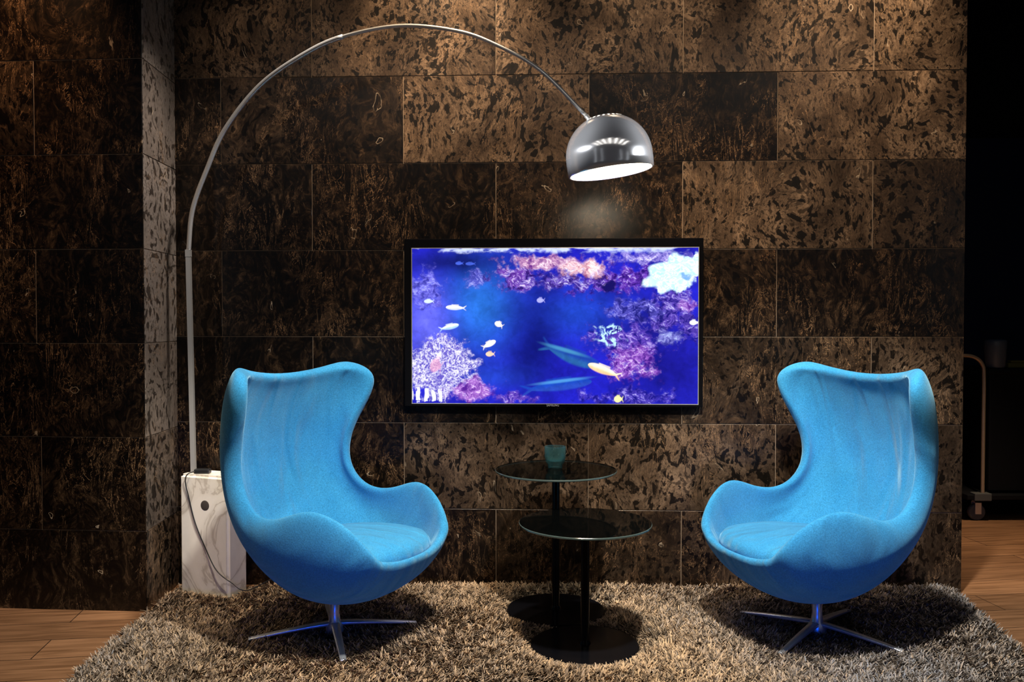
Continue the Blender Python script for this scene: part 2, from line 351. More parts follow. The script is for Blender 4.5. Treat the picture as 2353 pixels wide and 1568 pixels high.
# ---------------------------------------------------------------- rug
RZ=0.02
T1=(0.176,3.478,0.197); T2=(0.2615,3.095,0.193)
LBX,LBY,LBR,LHX,LHY=-1.286,3.734,math.radians(-20),0.126,0.0645
def rug():
    BL=(-1.455,3.79);BR=(1.90,3.755);FR=(1.60,1.9);FL=(-1.38,1.9)
    out=[]
    CR=0.09
    def corner(cx,cy,r,a0,a1,n=8):
        for i in range(n+1):
            a=math.radians(a0+(a1-a0)*i/n); out.append((cx+r*math.cos(a),cy+r*math.sin(a)))
    out.append(FL); out.append(FR)
    corner(1.90-CR-0.02,3.755-CR,CR,-5,90); corner(-1.455+0.06,3.79-0.05,0.05,90,180)
    n=len(out)
    V=[(x,y,0.001) for x,y in out]+[(x,y,RZ) for x,y in out]
    F=[tuple(range(n-1,-1,-1)),tuple(range(n,2*n))]+[(i,(i+1)%n,n+(i+1)%n,n+i) for i in range(n)]
    NT=30000; per=8
    tx=rng.uniform(-1.5,1.95,int(NT*1.5)); ty=2.55+(3.80-2.55)*rng.uniform(0,1,int(NT*1.5))
    def inside(x,y,mar=0.0):
        t=(3.79-y)/1.89
        xl=BL[0]+(FL[0]-BL[0])*t+mar; xr=BR[0]+(FR[0]-BR[0])*t-mar
        ok=(x>xl)&(x<xr)&(y<3.775-0.0104*(x+1.455)-mar)
        cx,cy=1.90-CR-0.02,3.755-CR
        bad=(x>cx)&(y>cy)&(np.hypot(x-cx,y-cy)>CR+0.01-mar)
        return ok&~bad
    k=inside(tx,ty); tx=tx[k][:NT];ty=ty[k][:NT]
    NT=len(tx)
    ang=np.sin(tx*3.1+ty*2.0)*1.5+np.sin(ty*7-tx*4)*0.8+rng.normal(0,1.3,NT)
    shade=rng.normal(0,1,NT)
    X=np.repeat(tx,per)+rng.normal(0,0.005,NT*per); Y=np.repeat(ty,per)+rng.normal(0,0.005,NT*per)
    A=np.repeat(ang,per)+rng.normal(0,0.4,NT*per); S=np.repeat(shade,per)*0.7+rng.normal(0,0.5,NT*per)
    keep=inside(X,Y,0.002)
    D=np.full(len(X),9.0)
    for cx,cy,r in (T1,T2):
        D=np.minimum(D,np.hypot(X-cx,Y-cy)-r)
    dx=X-LBX; dy=Y-LBY; c,s=math.cos(LBR),math.sin(LBR)
    lx=abs(dx*c+dy*s); ly=abs(-dx*s+dy*c)
    D=np.minimum(D,np.maximum(lx-LHX,ly-LHY))
    keep&=D>0.004
    X,Y,A,S,D=X[keep],Y[keep],A[keep],S[keep],D[keep]; n2=len(X)
    fac=np.clip(0.35+D/0.10,0,1)
    ln=rng.uniform(0.028,0.048,n2)*fac; lean=rng.uniform(0.5,1.15,n2)
    w=rng.uniform(0.0016,0.0030,n2)
    dxn=np.cos(A);dyn=np.sin(A); px=-dyn;py=dxn
    P=np.zeros((n2,6,3))
    for li,(t,ww) in enumerate([(0,1.0),(0.55,1.15),(1.0,0.4)]):
        hz=RZ-0.004+ln*np.cos(lean) if li==2 else RZ-0.004+ln*t*np.cos(lean*0.55)
        ho=ln*(t**1.5)*np.sin(lean)
        limit=np.clip(D*0.8,0.0,1); ho=np.minimum(ho,np.maximum(limit,0.002)+ (D>0.05)*1)
        cx=X+dxn*ho; cy=Y+dyn*ho
        cy=np.minimum(cy,3.83-0.0402*cx-0.004)
        for sidx,sg in ((0,-1),(1,1)):
            P[:,li*2+sidx,0]=cx+sg*px*w*ww; P[:,li*2+sidx,1]=np.minimum(cy+sg*py*w*ww,3.836-0.0402*cx); P[:,li*2+sidx,2]=hz
    base=len(V)
    allv=np.concatenate([np.array(V),P.reshape(-1,3)])
    idx=base+np.arange(n2)*6
    q1=np.stack([idx,idx+1,idx+3,idx+2],1); q2=np.stack([idx+2,idx+3,idx+5,idx+4],1)
    quads=np.concatenate([q1,q2]).astype(np.int32)
    me=bpy.data.meshes.new('shag_rug')
    loops=[i for f in F for i in f]; starts=[];c0=0
    for f in F: starts.append(c0); c0+=len(f)
    loops=np.concatenate([np.array(loops,np.int32),quads.ravel()])
    starts=np.concatenate([np.array(starts,np.int32),c0+4*np.arange(len(quads),dtype=np.int32)])
    me.vertices.add(len(allv)); me.vertices.foreach_set('co',allv.ravel())
    me.loops.add(len(loops)); me.loops.foreach_set('vertex_index',loops)
    me.polygons.add(len(starts)); me.polygons.foreach_set('loop_start',starts)
    me.update(calc_edges=True)
    C=np.zeros((len(allv),4)); C[:,3]=1; C[:base,:3]=(0.06,0.042,0.028)
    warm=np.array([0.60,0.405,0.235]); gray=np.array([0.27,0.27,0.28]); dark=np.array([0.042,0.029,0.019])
    f1=np.clip(0.46+0.46*S,0,1)[:,None]; f2=np.clip(0.14+0.14*np.sin(X*5+Y*3)+0.75*np.clip(X-0.55,0,0.8)+0.5*np.clip(-1.0-X,0,0.5)+rng.normal(0,0.20,n2),0,1)[:,None]  # random grey tufts; greyer right end paints in cooler light
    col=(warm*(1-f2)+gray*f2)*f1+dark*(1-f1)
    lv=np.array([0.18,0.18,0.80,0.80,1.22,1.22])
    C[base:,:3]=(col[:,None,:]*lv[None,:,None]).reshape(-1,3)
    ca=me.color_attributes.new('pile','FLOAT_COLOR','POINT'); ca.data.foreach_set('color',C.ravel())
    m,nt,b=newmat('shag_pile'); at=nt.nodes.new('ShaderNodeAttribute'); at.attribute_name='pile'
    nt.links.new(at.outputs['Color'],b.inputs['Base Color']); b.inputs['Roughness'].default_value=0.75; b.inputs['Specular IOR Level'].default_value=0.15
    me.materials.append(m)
    o=bpy.data.objects.new('shag_rug',me); link(o)
    tag(o,"tan and grey long-pile shag rug under the chairs and tables","rug"); o["kind"]="stuff"
rug()

# ---------------------------------------------------------------- lounge chairs
ROW=[ # control cage, half ribs from spine to rim (x,y,z)
 [(0,.235,.978),(.09,.233,.982),(.180,.224,.993),(.236,.210,1.006),(.278,.190,1.013)],
 [(0,.270,.940),(.12,.263,.945),(.22,.243,.962),(.300,.208,.984),(.348,.148,1.006)],
 [(0,.304,.865),(.15,.293,.871),(.262,.262,.887),(.348,.206,.912),(.394,.092,.955)],
 [(0,.336,.765),(.16,.323,.770),(.278,.282,.786),(.352,.210,.812),(.382,.104,.858)],
 [(0,.352,.650),(.16,.337,.655),(.277,.292,.668),(.335,.230,.688),(.318,.166,.722)],
 [(0,.338,.515),(.16,.321,.520),(.280,.270,.535),(.330,.218,.556),(.300,.172,.598)],
 [(0,.275,.362),(.16,.256,.372),(.290,.205,.408),(.350,.145,.452),(.318,.092,.502)],
 [(0,.150,.222),(.17,.137,.236),(.300,.095,.300),(.364,.035,.398),(.342,-.035,.502)],
 [(0,-.02,.136),(.17,-.02,.160),(.293,-.05,.242),(.350,-.105,.375),(.330,-.170,.568)],
 [(0,-.20,.158),(.15,-.20,.178),(.252,-.213,.248),(.308,-.250,.352),(.285,-.292,.505)],
 [(0,-.318,.235),(.12,-.318,.242),(.205,-.310,.275),(.262,-.312,.330),(.250,-.350,.430)],
 [(0,-.390,.338),(.085,-.388,.340),(.150,-.380,.348),(.195,-.370,.360),(.228,-.365,.392)],
]
SV=[];SF=[];SWT=[];nvv=9
for ri,r in enumerate(ROW):
    SV+=[(-x,y,z) for (x,y,z) in r[:0:-1]]+r
    wing={0:.80,1:.95,2:1.0,3:1.0,4:.85,5:.68}.get(ri,.58)
    ws=[.55,.56,.60,(wing+.6)/2,wing]
    SWT+=ws[:0:-1]+ws
for i in range(len(ROW)-1):
    for j in range(nvv-1):
        SF.append((i*nvv+j,(i+1)*nvv+j,(i+1)*nvv+j+1,i*nvv+j+1))
_q=[Vector(SV[k]) for k in SF[8*(nvv-1)+3][:3]]
if (_q[1]-_q[0]).cross(_q[2]-_q[1]).z>0: SF=[f[::-1] for f in SF]
def build_chair(loc,beta,legrot,label):
    e=empty('lounge_chair',loc,label,'chair','blue egg-shaped lounge chairs')
    sh=mesh_obj('shell',SV,SF,FELT,True,parent=e,rot=(0,0,beta))
    vg=sh.vertex_groups.new(name='padding')
    for i,wt in enumerate(SWT): vg.add([i],wt,'REPLACE')
    md=sh.modifiers.new('pad','SOLIDIFY'); md.thickness=0.072; md.offset=-1; md.use_even_offset=False; md.vertex_group='padding'
    ms=sh.modifiers.new('round','SUBSURF'); ms.levels=3; ms.render_levels=3
    V=[];F=[]; n=56
    rings=[(0.02,.0),(0.5,.0),(0.85,.004),(0.96,.016),(0.99,.034),(0.975,.054),(0.93,.070),(0.8,.082),(0.5,.094),(0.2,.099),(0.02,.100)]
    for k,(s,z) in enumerate(rings):
        for i in range(n):
            a=2*math.pi*i/n; ca,sa=math.cos(a),math.sin(a)
            px=math.copysign(abs(ca)**0.8,ca)*0.288; py=math.copysign(abs(sa)**0.8,sa)*0.283
            if py>0: px*=1-0.25*(py/0.285)**2
            else: px*=1-0.12*(py/0.285)**2
            V.append((px*s,-0.076+py*s,0.302+z-0.04*(py*s)))
    for k in range(len(rings)-1):
        for i in range(n):
            i2=(i+1)%n; F.append((k*n+i,k*n+i2,(k+1)*n+i2,(k+1)*n+i))
    F.append(tuple(range(n-1,-1,-1))); F.append(tuple((len(rings)-1)*n+i for i in range(n)))
    mesh_obj('seat_cushion',V,F,FELT,True,parent=e,rot=(0,0,beta))
    v,f=lathe([(0.0,.0),(0.028,.0),(0.032,.02),(0.032,.05),(0.022,.062),(0.018,.09),(0.018,.17),(0.0,.17)],32)
    mesh_obj('stem',v,f,CHROME,True,parent=e)
    for k in range(4):
        V=[];F=[]
        for i in range(9):
            t=i/8; r=0.02+0.285*t; zt=0.060-0.032*t**1.3; hw=0.017-0.006*t; th=0.014-0.006*t
            for (yy,zz) in ((-hw,-th),(hw,-th),(hw,-th*0.3),(hw*0.6,0),(-hw*0.6,0),(-hw,-th*0.3)): V.append((r,yy,zt+zz))
        for i in range(8):
            for q in range(6):
                q2=(q+1)%6; F.append((i*6+q,(i+1)*6+q,(i+1)*6+q2,i*6+q2))
        F.append(tuple(range(6))); F.append(tuple(48+q for q in range(5,-1,-1)))
        lg=mesh_obj('leg',V,F,CHROME,True,parent=e,rot=(0,0,legrot+k*math.pi/2)); bev(lg,0.0015,2)
    return e
build_chair((-0.655,3.19,RZ),math.radians(61),math.radians(17),"bright blue felt egg-shaped swivel lounge chair beside the marble lamp base")
build_chair((1.126,3.19,RZ),math.radians(-69),math.radians(48),"bright blue felt egg-shaped swivel lounge chair beside open wall end")

# ---------------------------------------------------------------- side tables
def side_table(loc,h,rt,rb,label,topmat,toplabel):
    e=empty('side_table',loc,label,'table','round black glass side tables')
    parts=[]
    v,f=lathe([(0,0),(rb-0.004,0),(rb,0.003),(rb,0.007),(rb-0.004,0.010),(0.03,0.012),(0.0,0.012)],72)
    parts.append(mesh_obj('base',v,f,BLKMET,True,parent=e))
    v,f=lathe([(0,0.011),(0.022,0.012),(0.018,0.02),(0.0155,0.025),(0.0155,h-0.04),(0.0,h-0.04)],32)
    parts.append(mesh_obj('stem',v,f,BLKMET,True,parent=e))
    v,f=lathe([(0,h-0.04),(0.016,h-0.04),(0.02,h-0.03),(0.055,h-0.016),(0.07,h-0.0105),(0,h-0.0105)],40)
    parts.append(mesh_obj('mounting_plate',v,f,BLKMET,True,parent=e))
    mb=MB()
    v,f=lathe([(0,h-0.008),(rt-0.002,h-0.008)],96); mb.add(v,f,0)
    v,f=lathe([(rt-0.002,h-0.008),(rt,h-0.006),(rt,h-0.002),(rt-0.002,h)],96); mb.add(v,f,1)
    v,f=lathe([(rt-0.002,h),(0,h)],96); mb.add(v,f,0)
    t=mb.obj('table_top',[topmat,RIMGLASS],True,parent=e); t["label"]=toplabel; parts.append(t)
    for o in parts:
        md=o.modifiers.new('es','EDGE_SPLIT'); md.split_angle=math.radians(35)
    return e
side_table((T1[0],T1[1],RZ),0.592-RZ,0.244,T1[2],"taller round smoked-glass side table with black disc foot",CLEARTOP,"thin translucent smoked glass disc")
side_table((T2[0],T2[1],RZ),0.468-RZ,0.237,T2[2],"lower round smoked-glass side table with black disc foot",GLASSTOP,"thin glossy black glass disc")
v,f=lathe([(0,0),(0.026,0),(0.030,0.003),(0.030,0.016),(0.038,0.026),(0.043,0.045),(0.043,0.088),(0.0415,0.089),(0.040,0.088),(0.040,0.046),(0.034,0.030),(0.0,0.026)],48)
cg=mesh_obj('candle_holder',v,f,TEAL,True,loc=(0.174,3.50,0.592)); tag(cg,"small teal glass candle holder standing on the taller table","candle holder")

# ---------------------------------------------------------------- television
tvc=(0.180,Y0-0.0402*0.180)
W,H=1.304,0.736; hw=W/2
tv=empty('television',(tvc[0],tvc[1],0.811),"large black flat-screen television showing an aquarium, hung on stone wall","television")
tv.rotation_euler=(0,0,-YAW)
m=MB()
bz=0.034; br_=0.022; bt=0.042; bb=0.014; d=0.024
m.box(-hw+0.04,hw-0.04,-d+0.010,-0.004,0.05,H-0.05)
m.box(-hw,hw,-d,-d+0.010,0,H)
m.box(-hw,-hw+bz,-d-0.010,-d,0,H); m.box(hw-br_,hw,-d-0.010,-d,0,H)
m.box(-hw+bz,hw-br_,-d-0.010,-d,H-bt,H); m.box(-hw+bz,hw-br_,-d-0.010,-d,0,bb)
bo=m.obj('bezel',GLOSSB,parent=tv); bev(bo,0.002,2)
m=MB(); t=0.003; a,b_,c,d2=-hw+bz,hw-br_,bb,H-bt; y0=-d-0.0115;y1=-d-0.006
m.box(a-t,a,y0,y1,c-t,d2+t);m.box(b_,b_+t,y0,y1,c-t,d2+t);m.box(a,b_,y0,y1,c-t,c);m.box(a,b_,y0,y1,d2,d2+t)
m.obj('trim_strip',STEEL,parent=tv)
gx,gy=820,462
def fbm(x,y,seed,octs=4):
    r=np.random.default_rng(seed); tab=r.random((256,256)); out=0;amp=1;tot=0
    for k in range(octs):
        xi=np.floor(x).astype(int);yi=np.floor(y).astype(int);fx=x-xi;fy=y-yi
        fx=fx*fx*(3-2*fx);fy=fy*fy*(3-2*fy)
        g=lambda i,j:tab[(i%256),(j%256)]
        out=out+amp*((g(xi,yi)*(1-fx)+g(xi+1,yi)*fx)*(1-fy)+(g(xi,yi+1)*(1-fx)+g(xi+1,yi+1)*fx)*fy)
        tot+=amp;amp*=0.6;x=x*2.03+17;y=y*2.03+5
    return out/tot
U,Vv=np.meshgrid(np.linspace(0,1,gx),np.linspace(0,1,gy))
PX=953+U*647; PY=932-Vv*364
C=np.zeros((gy,gx,3))
wx=(fbm(PX/22,PY/22,21)-0.5)*26; wy=(fbm(PX/22,PY/22,22)-0.5)*26
n1=fbm(PX/60,PY/60,1); n2=fbm(PX/20,PY/20,2,5); n3=fbm((PX+wx)/10,(PY+wy)/10,3,5); n4=fbm((PX+wx)/4.2,(PY+wy)/4.2,4,2)
def ss(a,b,x): t=np.clip((x-a)/(b-a),0,1); return t*t*(3-2*t)
def mixm(C,m,col):
    col=np.array(col) if not isinstance(col,np.ndarray) else col
    return C*(1-m[...,None])+col*m[...,None]
C[:]=(0.012,0.012,0.42)
def glow(cx,cy,rx,ry,col,k):
    global C
    C=mixm(C,np.exp(-(((PX-cx)/rx)**2+((PY-cy)/ry)**2))*k,col)
glow(1110,700,80,100,(0.018,0.15,0.55),0.8); glow(985,740,50,80,(0.14,0.15,0.85),0.75)
glow(1330,720,110,60,(0.010,0.06,0.45),0.7); glow(1230,800,60,130,(0.003,0.006,0.14),0.85)
glow(1480,760,90,60,(0.008,0.006,0.18),0.75); glow(1040,600,110,26,(0.004,0.006,0.10),0.9)
glow(1540,850,80,70,(0.006,0.005,0.20),0.85); glow(1130,870,80,30,(0.012,0.05,0.40),0.6)
C*=(0.50+1.0*n1)[...,None]; C*=(0.75+0.5*n3)[...,None]
def blob(cx,cy,rx,ry,soft=0.6,nz=None,amt=1.6,rot=0):
    nz=n2 if nz is None else nz
    c,s=math.cos(rot),math.sin(rot); dx=(PX-cx+wx);dy=(PY-cy+wy)
    a=(dx*c+dy*s)/rx; b=(-dx*s+dy*c)/ry
    r=np.sqrt(a*a+b*b)+(nz-0.5)*amt+(n3-0.5)*0.6
    return 1-ss(1-soft,1,r)
hgt=n3*0.75+n4*0.25
gyv,gxv=np.gradient(hgt); rel=np.clip(0.5+gyv*9.5+gxv*3.0,0.0,1.0)
def coral(C,mask,dark,mid,light,lo=0.34,sp=0.38):
    t=np.clip((hgt-lo)/sp,0,1)*0.55+0.45*np.clip(rel-0.1,0,1)*ss(lo-0.05,lo+0.2,hgt); t=np.clip(t,0,1)[...,None]
    col=np.where(t<0.5,np.array(dark)*(1-2*t)+np.array(mid)*2*t,np.array(mid)*(2-2*t)+np.array(light)*(2*t-1))
    return mixm(C,mask,col)
BL_=((0.010,0.010,0.15),(0.10,0.09,0.52),(0.55,0.55,1.0)); PU=((0.018,0.004,0.15),(0.14,0.04,0.46),(0.84,0.72,1.0))
C=coral(C,blob(988,665,40,55),(0.03,0.03,0.30),(0.15,0.14,0.70),(0.48,0.50,1.0))
C=coral(C,blob(1095,640,40,26)*0.8,*BL_)
C=coral(C,blob(1430,640,150,42,amt=2.0),*PU,lo=0.35)
C=coral(C,blob(1190,638,70,34),(0.02,0.005,0.12),(0.16,0.05,0.42),(0.88,0.72,1.0),lo=0.34)
C=coral(C,blob(1290,645,100,24),(0.015,0.005,0.14),(0.14,0.08,0.48),(0.95,0.92,1.0),lo=0.35)
C=coral(C,blob(1275,603,140,19,amt=1.3),(0.12,0.02,0.22),(0.50,0.25,0.45),(1.0,0.93,0.95),lo=0.27)
C=coral(C,blob(1345,614,65,20,amt=1.0),(0.30,0.07,0.20),(0.76,0.46,0.50),(1.0,0.95,0.95),lo=0.27)
C=coral(C,blob(1490,588,110,16),(0.05,0.04,0.34),(0.30,0.24,0.68),(0.98,0.96,1.0),lo=0.31)
C=mixm(C,ss(581,571,PY+(n3-0.5)*14)*ss(0.40,0.6,fbm(PX/40,PY/14,9))*0.9,(0.60,0.68,1.0))
C=coral(C,blob(1540,710,75,80,amt=2.2)*0.9,(0.008,0.005,0.15),(0.13,0.07,0.48),(0.74,0.70,1.0),lo=0.37)
C=coral(C,blob(1450,712,75,36,amt=2.0)*0.9,*BL_,lo=0.37)
C=coral(C,blob(1580,700,30,20),(0.1,0.02,0.3),(0.4,0.2,0.65),(0.95,0.92,1.0))
dx_=(PX-1546)/72+ (n1-0.5)*0.25; dy_=(PY-628+0.22*(PX-1546))/44+(n2-0.5)*0.4
rr_=np.sqrt(dx_**2+dy_**2); mk=1-ss(0.82,1.0,rr_+0.12*np.sin(np.arctan2(dy_,dx_)*7+n2*6))
rid=1-ss(0.0,0.11,np.abs(fbm((PX+wx)/10,(PY+wy)/6,61,3)-0.5))
tt=np.clip(0.42+0.45*(n3-0.3)+0.45*rid-0.25*rr_*0,0,1)
C=mixm(C,mk,np.stack([0.18+0.80*tt**1.3,0.52+0.48*tt,0.93+0.07*tt],-1))
C=mixm(C,blob(1572,637,14,12,0.5,amt=0.5)*0.7,(0.03,0.22,0.65))
C=mixm(C,blob(1404,656,15,17,0.4,n1,0.3),(0.006,0.004,0.10))
C=coral(C,blob(1440,788,95,50,amt=2.0)*0.9,(0.008,0.005,0.17),(0.13,0.06,0.48),(0.74,0.60,1.0),lo=0.37)
C=coral(C,blob(1450,843,74,50,amt=1.5),(0.04,0.006,0.20),(0.26,0.08,0.50),(0.94,0.80,1.0),lo=0.33)
C=coral(C,blob(1450,915,120,26,amt=1.8)*0.9,(0.006,0.005,0.18),(0.08,0.05,0.46),(0.62,0.56,1.0),lo=0.37)
mk=blob(1402,770,36,32,0.4,amt=1.0)*ss(0.50,0.62,fbm((PX+wx*1.3)/5,(PY+wy)/9,31,3)+0.06)
C=mixm(C,mk,(0.50,0.80,0.97))
C=coral(C,blob(1532,775,36,24)*0.9,(0.03,0.03,0.25),(0.2,0.2,0.6),(0.65,0.8,1.0))
mk=blob(1016,846,92,78,0.3,n2,0.9)
C=mixm(C,mk*0.9,(0.12,0.09,0.48))
ten=np.abs(fbm((PX+wx*1.6)/6.5,(PY+wy*1.6)/10,51,3)-0.5); st=1-ss(0.02,0.085,ten)
ten2=np.abs(fbm((PX-wx*1.5)/5.0,(PY+wy*1.5)/6.0,52,3)-0.5); st2=1-ss(0.02,0.075,ten2)
C=mixm(C,mk*np.clip(st*0.95+st2*0.7,0,1)*(0.65+0.35*n3),(0.90,0.88,1.0))
mk=blob(985,915,40,18,0.2); C=mixm(C,mk*ss(0.45,0.6,0.5+0.5*np.sin(PX/2.6+wx*0.2)),(0.88,0.88,1.0))
C=coral(C,blob(1092,903,62,30,amt=1.3),(0.08,0.012,0.26),(0.36,0.14,0.56),(0.94,0.76,1.0),lo=0.32)
C=coral(C,blob(1185,920,70,13)*0.9,(0.02,0.01,0.25),(0.14,0.06,0.45),(0.6,0.5,0.9))
def fish(cx,cy,rx,ry,rot,body,belly=None,tail=1,bend=0.0,dim=1.0):
    global C
    c,s=math.cos(rot),math.sin(rot); dx=PX-cx;dy=PY-cy; a=(dx*c+dy*s)/rx; b=(-dx*s+dy*c)/ry+bend*a*a
    at=a*tail
    prof=np.clip(1-np.clip(at,0,2)**1.6*0.75,0.12,1)*np.sqrt(np.clip(1-np.clip(-at,0,1)**2.4,0,1))
    m=(1-ss(0.7,1.15,np.abs(b)/np.maximum(prof,0.02)))*(at<0.98)*(at>-1)
    tw=0.18+2.2*np.clip(at-0.9,0,1)
    tm=ss(0.88,0.95,at)*(1-ss(1.25,1.38,at+0.25*(1-np.clip(np.abs(b)/0.8,0,1))))*(1-ss(0.8,1.05,np.abs(b)/tw))
    fin=(1-ss(0.8,1.0,np.abs(at-0.05)/0.45))*(1-ss(0.85,1.1,np.abs(b+0.95)/0.32))*0.6
    m=np.clip(np.maximum(np.maximum(m,tm*0.85),fin),0,1)
    shade=(0.75+0.5*n3)[...,None]
    col=np.array(body)*np.ones(PX.shape+(3,))
    if belly is not None: col=mixm(col,ss(-0.35,0.45,b),belly)
    C=mixm(C,m*dim,col*shade)
fish(1322,824,62,17,0.36,(0.010,0.05,0.32),(0.02,0.12,0.32),-1,0.15,0.85)
C=mixm(C,(1-ss(0.3,1.5,np.hypot((PX-1300)/46,(PY-(806+0.30*(PX-1300)))/5)))*0.6,(0.08,0.36,0.55))
fish(1292,888,70,14,-0.14,(0.008,0.06,0.44),(0.02,0.07,0.44),-1,-0.1,0.85)
C=mixm(C,(1-ss(0.3,1.5,np.hypot((PX-1292)/60,(PY-(879-0.13*(PX-1292)))/4)))*0.5,(0.12,0.46,0.80))
fish(1385,852,34,10,0.38,(1.0,0.88,0.66),(0.95,0.55,0.28),1)
fish(1050,707,20,6,0.05,(0.95,0.90,0.78),(0.55,0.60,0.95),1)
fish(1040,752,20,6.5,-0.25,(0.80,0.90,0.85),(0.35,0.55,0.9),-1)
fish(1150,746,9,6.5,0.5,(1.0,0.9,0.75))
fish(1130,792,15,6.5,-0.5,(1.0,0.92,0.8),None,-1)
fish(1130,816,9,6,0,(0.90,0.60,0.42))
fish(1006,843,12,18,0.3,(0.80,0.35,0.50),None,1,0,0.6)
fish(1421,921,9,8,0,(1.0,0.95,0.35))
fish(990,692,10,5,0,(0.6,0.7,1.0)); fish(1245,690,8,6,0,(0.35,0.35,0.85)); fish(1590,742,9,6,0,(0.9,0.9,1))
fish(1085,604,10,4,0,(0.05,0.10,0.6)); fish(1060,603,8,4,0,(0.05,0.10,0.6))
for _ in range(1):
    Cp=np.pad(C,((1,1),(1,1),(0,0)),'edge'); C=(Cp[:-2,1:-1]+Cp[2:,1:-1]+Cp[1:-1,:-2]+Cp[1:-1,2:]+4*C)/8
C=np.clip(C,0,1.1)
SX0,SX1,SZ0,SZ1=-hw+bz,hw-br_,bb,H-bt
vx=SX0+U*(SX1-SX0); vz=SZ0+Vv*(SZ1-SZ0)
vy=np.full_like(vx,-d-0.0085)
SVt=np.stack([vx,vy,vz],-1).reshape(-1,3)
ii=(np.arange(gy-1)[:,None]*gx+np.arange(gx-1)[None,:]).ravel()
FF=np.stack([ii,ii+1,ii+gx+1,ii+gx],1)
sc=mesh_obj('screen',SVt.tolist(),FF.tolist(),None,parent=tv); sc["label"]="lit screen with blue reef, coral and small fish"
ca=sc.data.color_attributes.new('reef','FLOAT_COLOR','POINT'); ca.data.foreach_set('color',np.concatenate([C,np.ones(C.shape[:2]+(1,))],-1).ravel())
ms,nt,b=newmat('lit_screen'); at=nt.nodes.new('ShaderNodeAttribute'); at.attribute_name='reef'
b.inputs['Base Color'].default_value=(0.002,0.002,0.002,1); b.inputs['Roughness'].default_value=0.15; b.inputs['Specular IOR Level'].default_value=0.1
nt.links.new(at.outputs['Color'],b.inputs['Emission Color']); b.inputs['Emission Strength'].default_value=1.4
sc.data.materials.append(ms)
cu=bpy.data.curves.new('wordmark','FONT'); cu.body='SAMSUNG'; cu.size=0.012; cu.align_x='CENTER'; cu.align_y='CENTER'; cu.extrude=0.0004
tmp=bpy.data.objects.new('tmp_text',cu); link(tmp)
dg=bpy.context.evaluated_depsgraph_get(); wme=bpy.data.meshes.new_from_object(tmp.evaluated_get(dg)); bpy.data.objects.remove(tmp)
wm=bpy.data.objects.new('wordmark',wme); link(wm); wm.parent=tv; wm.location=(0.0,-d-0.0104,0.006); wm.rotation_euler=(math.pi/2,0,0)
wme.materials.clear(); wme.materials.append(simple('silver_print',(0.6,0.6,0.62),0.4))

# ---------------------------------------------------------------- arc floor lamp
lx,ly=LBX,LBY
lamp=empty('floor_lamp',(lx,ly,RZ),"steel arc floor lamp with domed metal shade on white marble block","lamp")
def LP_(p): return (p[0]-lx,p[1]-ly,p[2]-RZ)
hx,hy=LHX,LHY; bh=0.512; rb=LBR
bm=bmesh.new(); bmesh.ops.create_cube(bm,size=1.0)
for v in bm.verts: v.co=Vector((v.co.x*2*hx,v.co.y*2*hy,(v.co.z+0.5)*bh))
bmesh.ops.bevel(bm,geom=[e for e in bm.edges if abs(e.verts[0].co.z-e.verts[1].co.z)>0.1 or (e.verts[0].co.z>0.3 and e.verts[1].co.z>0.3)],offset=0.012,segments=3,affect='EDGES')
me=bpy.data.meshes.new('base'); bm.to_mesh(me); bm.free(); me.materials.append(MARBLE)
base=bpy.data.objects.new('base',me); link(base); base.parent=lamp; base.rotation_euler=(0,0,rb); base["label"]="white veined marble block with a round hole"
v,f=lathe([(0,-0.0005),(0.021,-0.0005),(0.0215,0.0005),(0.019,0.0012),(0,0.0008)],32)
mesh_obj('bored_hole',[(x,-hy-z,y) for x,y,z in v],f,HOLE,True,parent=base,loc=(0.008,0,0.385))  # flat dark disc stands in for the shade inside the bore
p0=(-1.371,3.735,0.53);p1=(-1.386,3.735,1.482)
v,f=tube([LP_(p0),LP_(p1)],0.0135,4,phase=math.pi/4)
po=mesh_obj('post',v,f,STEEL,parent=lamp)
arc=[(-1.386,3.735,1.48),(-1.365,3.73,1.66),(-1.298,3.72,1.834),(-1.214,3.70,1.997),(-1.054,3.66,2.171),(-.857,3.60,2.281),(-.685,3.55,2.338),(-.445,3.48,2.358),(-.214,3.40,2.311),(-.060,3.36,2.245),(.106,3.31,2.135),(.276,3.27,1.955)]
ap=crom([LP_(p) for p in arc],10)
n=len(ap); cut1=int(n*6/11)+1
v,f=tube(ap[:cut1],[0.0100]*cut1,16); a1=mesh_obj('lower_arm',v,f,STEEL,True,parent=lamp)
v,f=tube(ap[cut1-2:],[0.0072]*(n-cut1+2),16); a2=mesh_obj('upper_arm',v,f,STEEL,True,parent=lamp)
v,f=tube([LP_((-1.3857,3.735,1.462)),LP_((-1.386,3.735,1.492))],0.0150,4,phase=math.pi/4); mesh_obj('joint_collar',v,f,STEEL,parent=lamp)
m=MB(); m.box(-0.025,0.04,-0.018,0.018,bh,bh+0.02); cl=m.obj('switch_box',BLACK,parent=lamp,loc=(p0[0]-lx+0.035,p0[1]-ly-0.01,0)); bev(cl,0.004,2)
def fw(a,z,out=0.006):
    x,y=a,-hy-out; c,s=math.cos(rb),math.sin(rb); return (x*c-y*s,x*s+y*c,z)
cab=[(p0[0]-lx+0.02,p0[1]-ly-0.02,bh+0.012),fw(-0.070,bh+0.004,0.012),fw(-0.085,bh-0.03,0.010),fw(-0.070,bh-0.10),fw(-0.040,bh-0.20),fw(0.01,bh-0.30),fw(0.08,bh-0.39,0.02),fw(0.16,0.075,0.02),fw(0.22,0.045,0.0),(0.27,0.0,0.06),(0.33,0.03,0.03)]
v,f=tube(crom(cab,8),0.0024,8); mesh_obj('cable',v,f,BLACK,True,parent=lamp)
sc_=Vector((0.371,3.27,1.742))
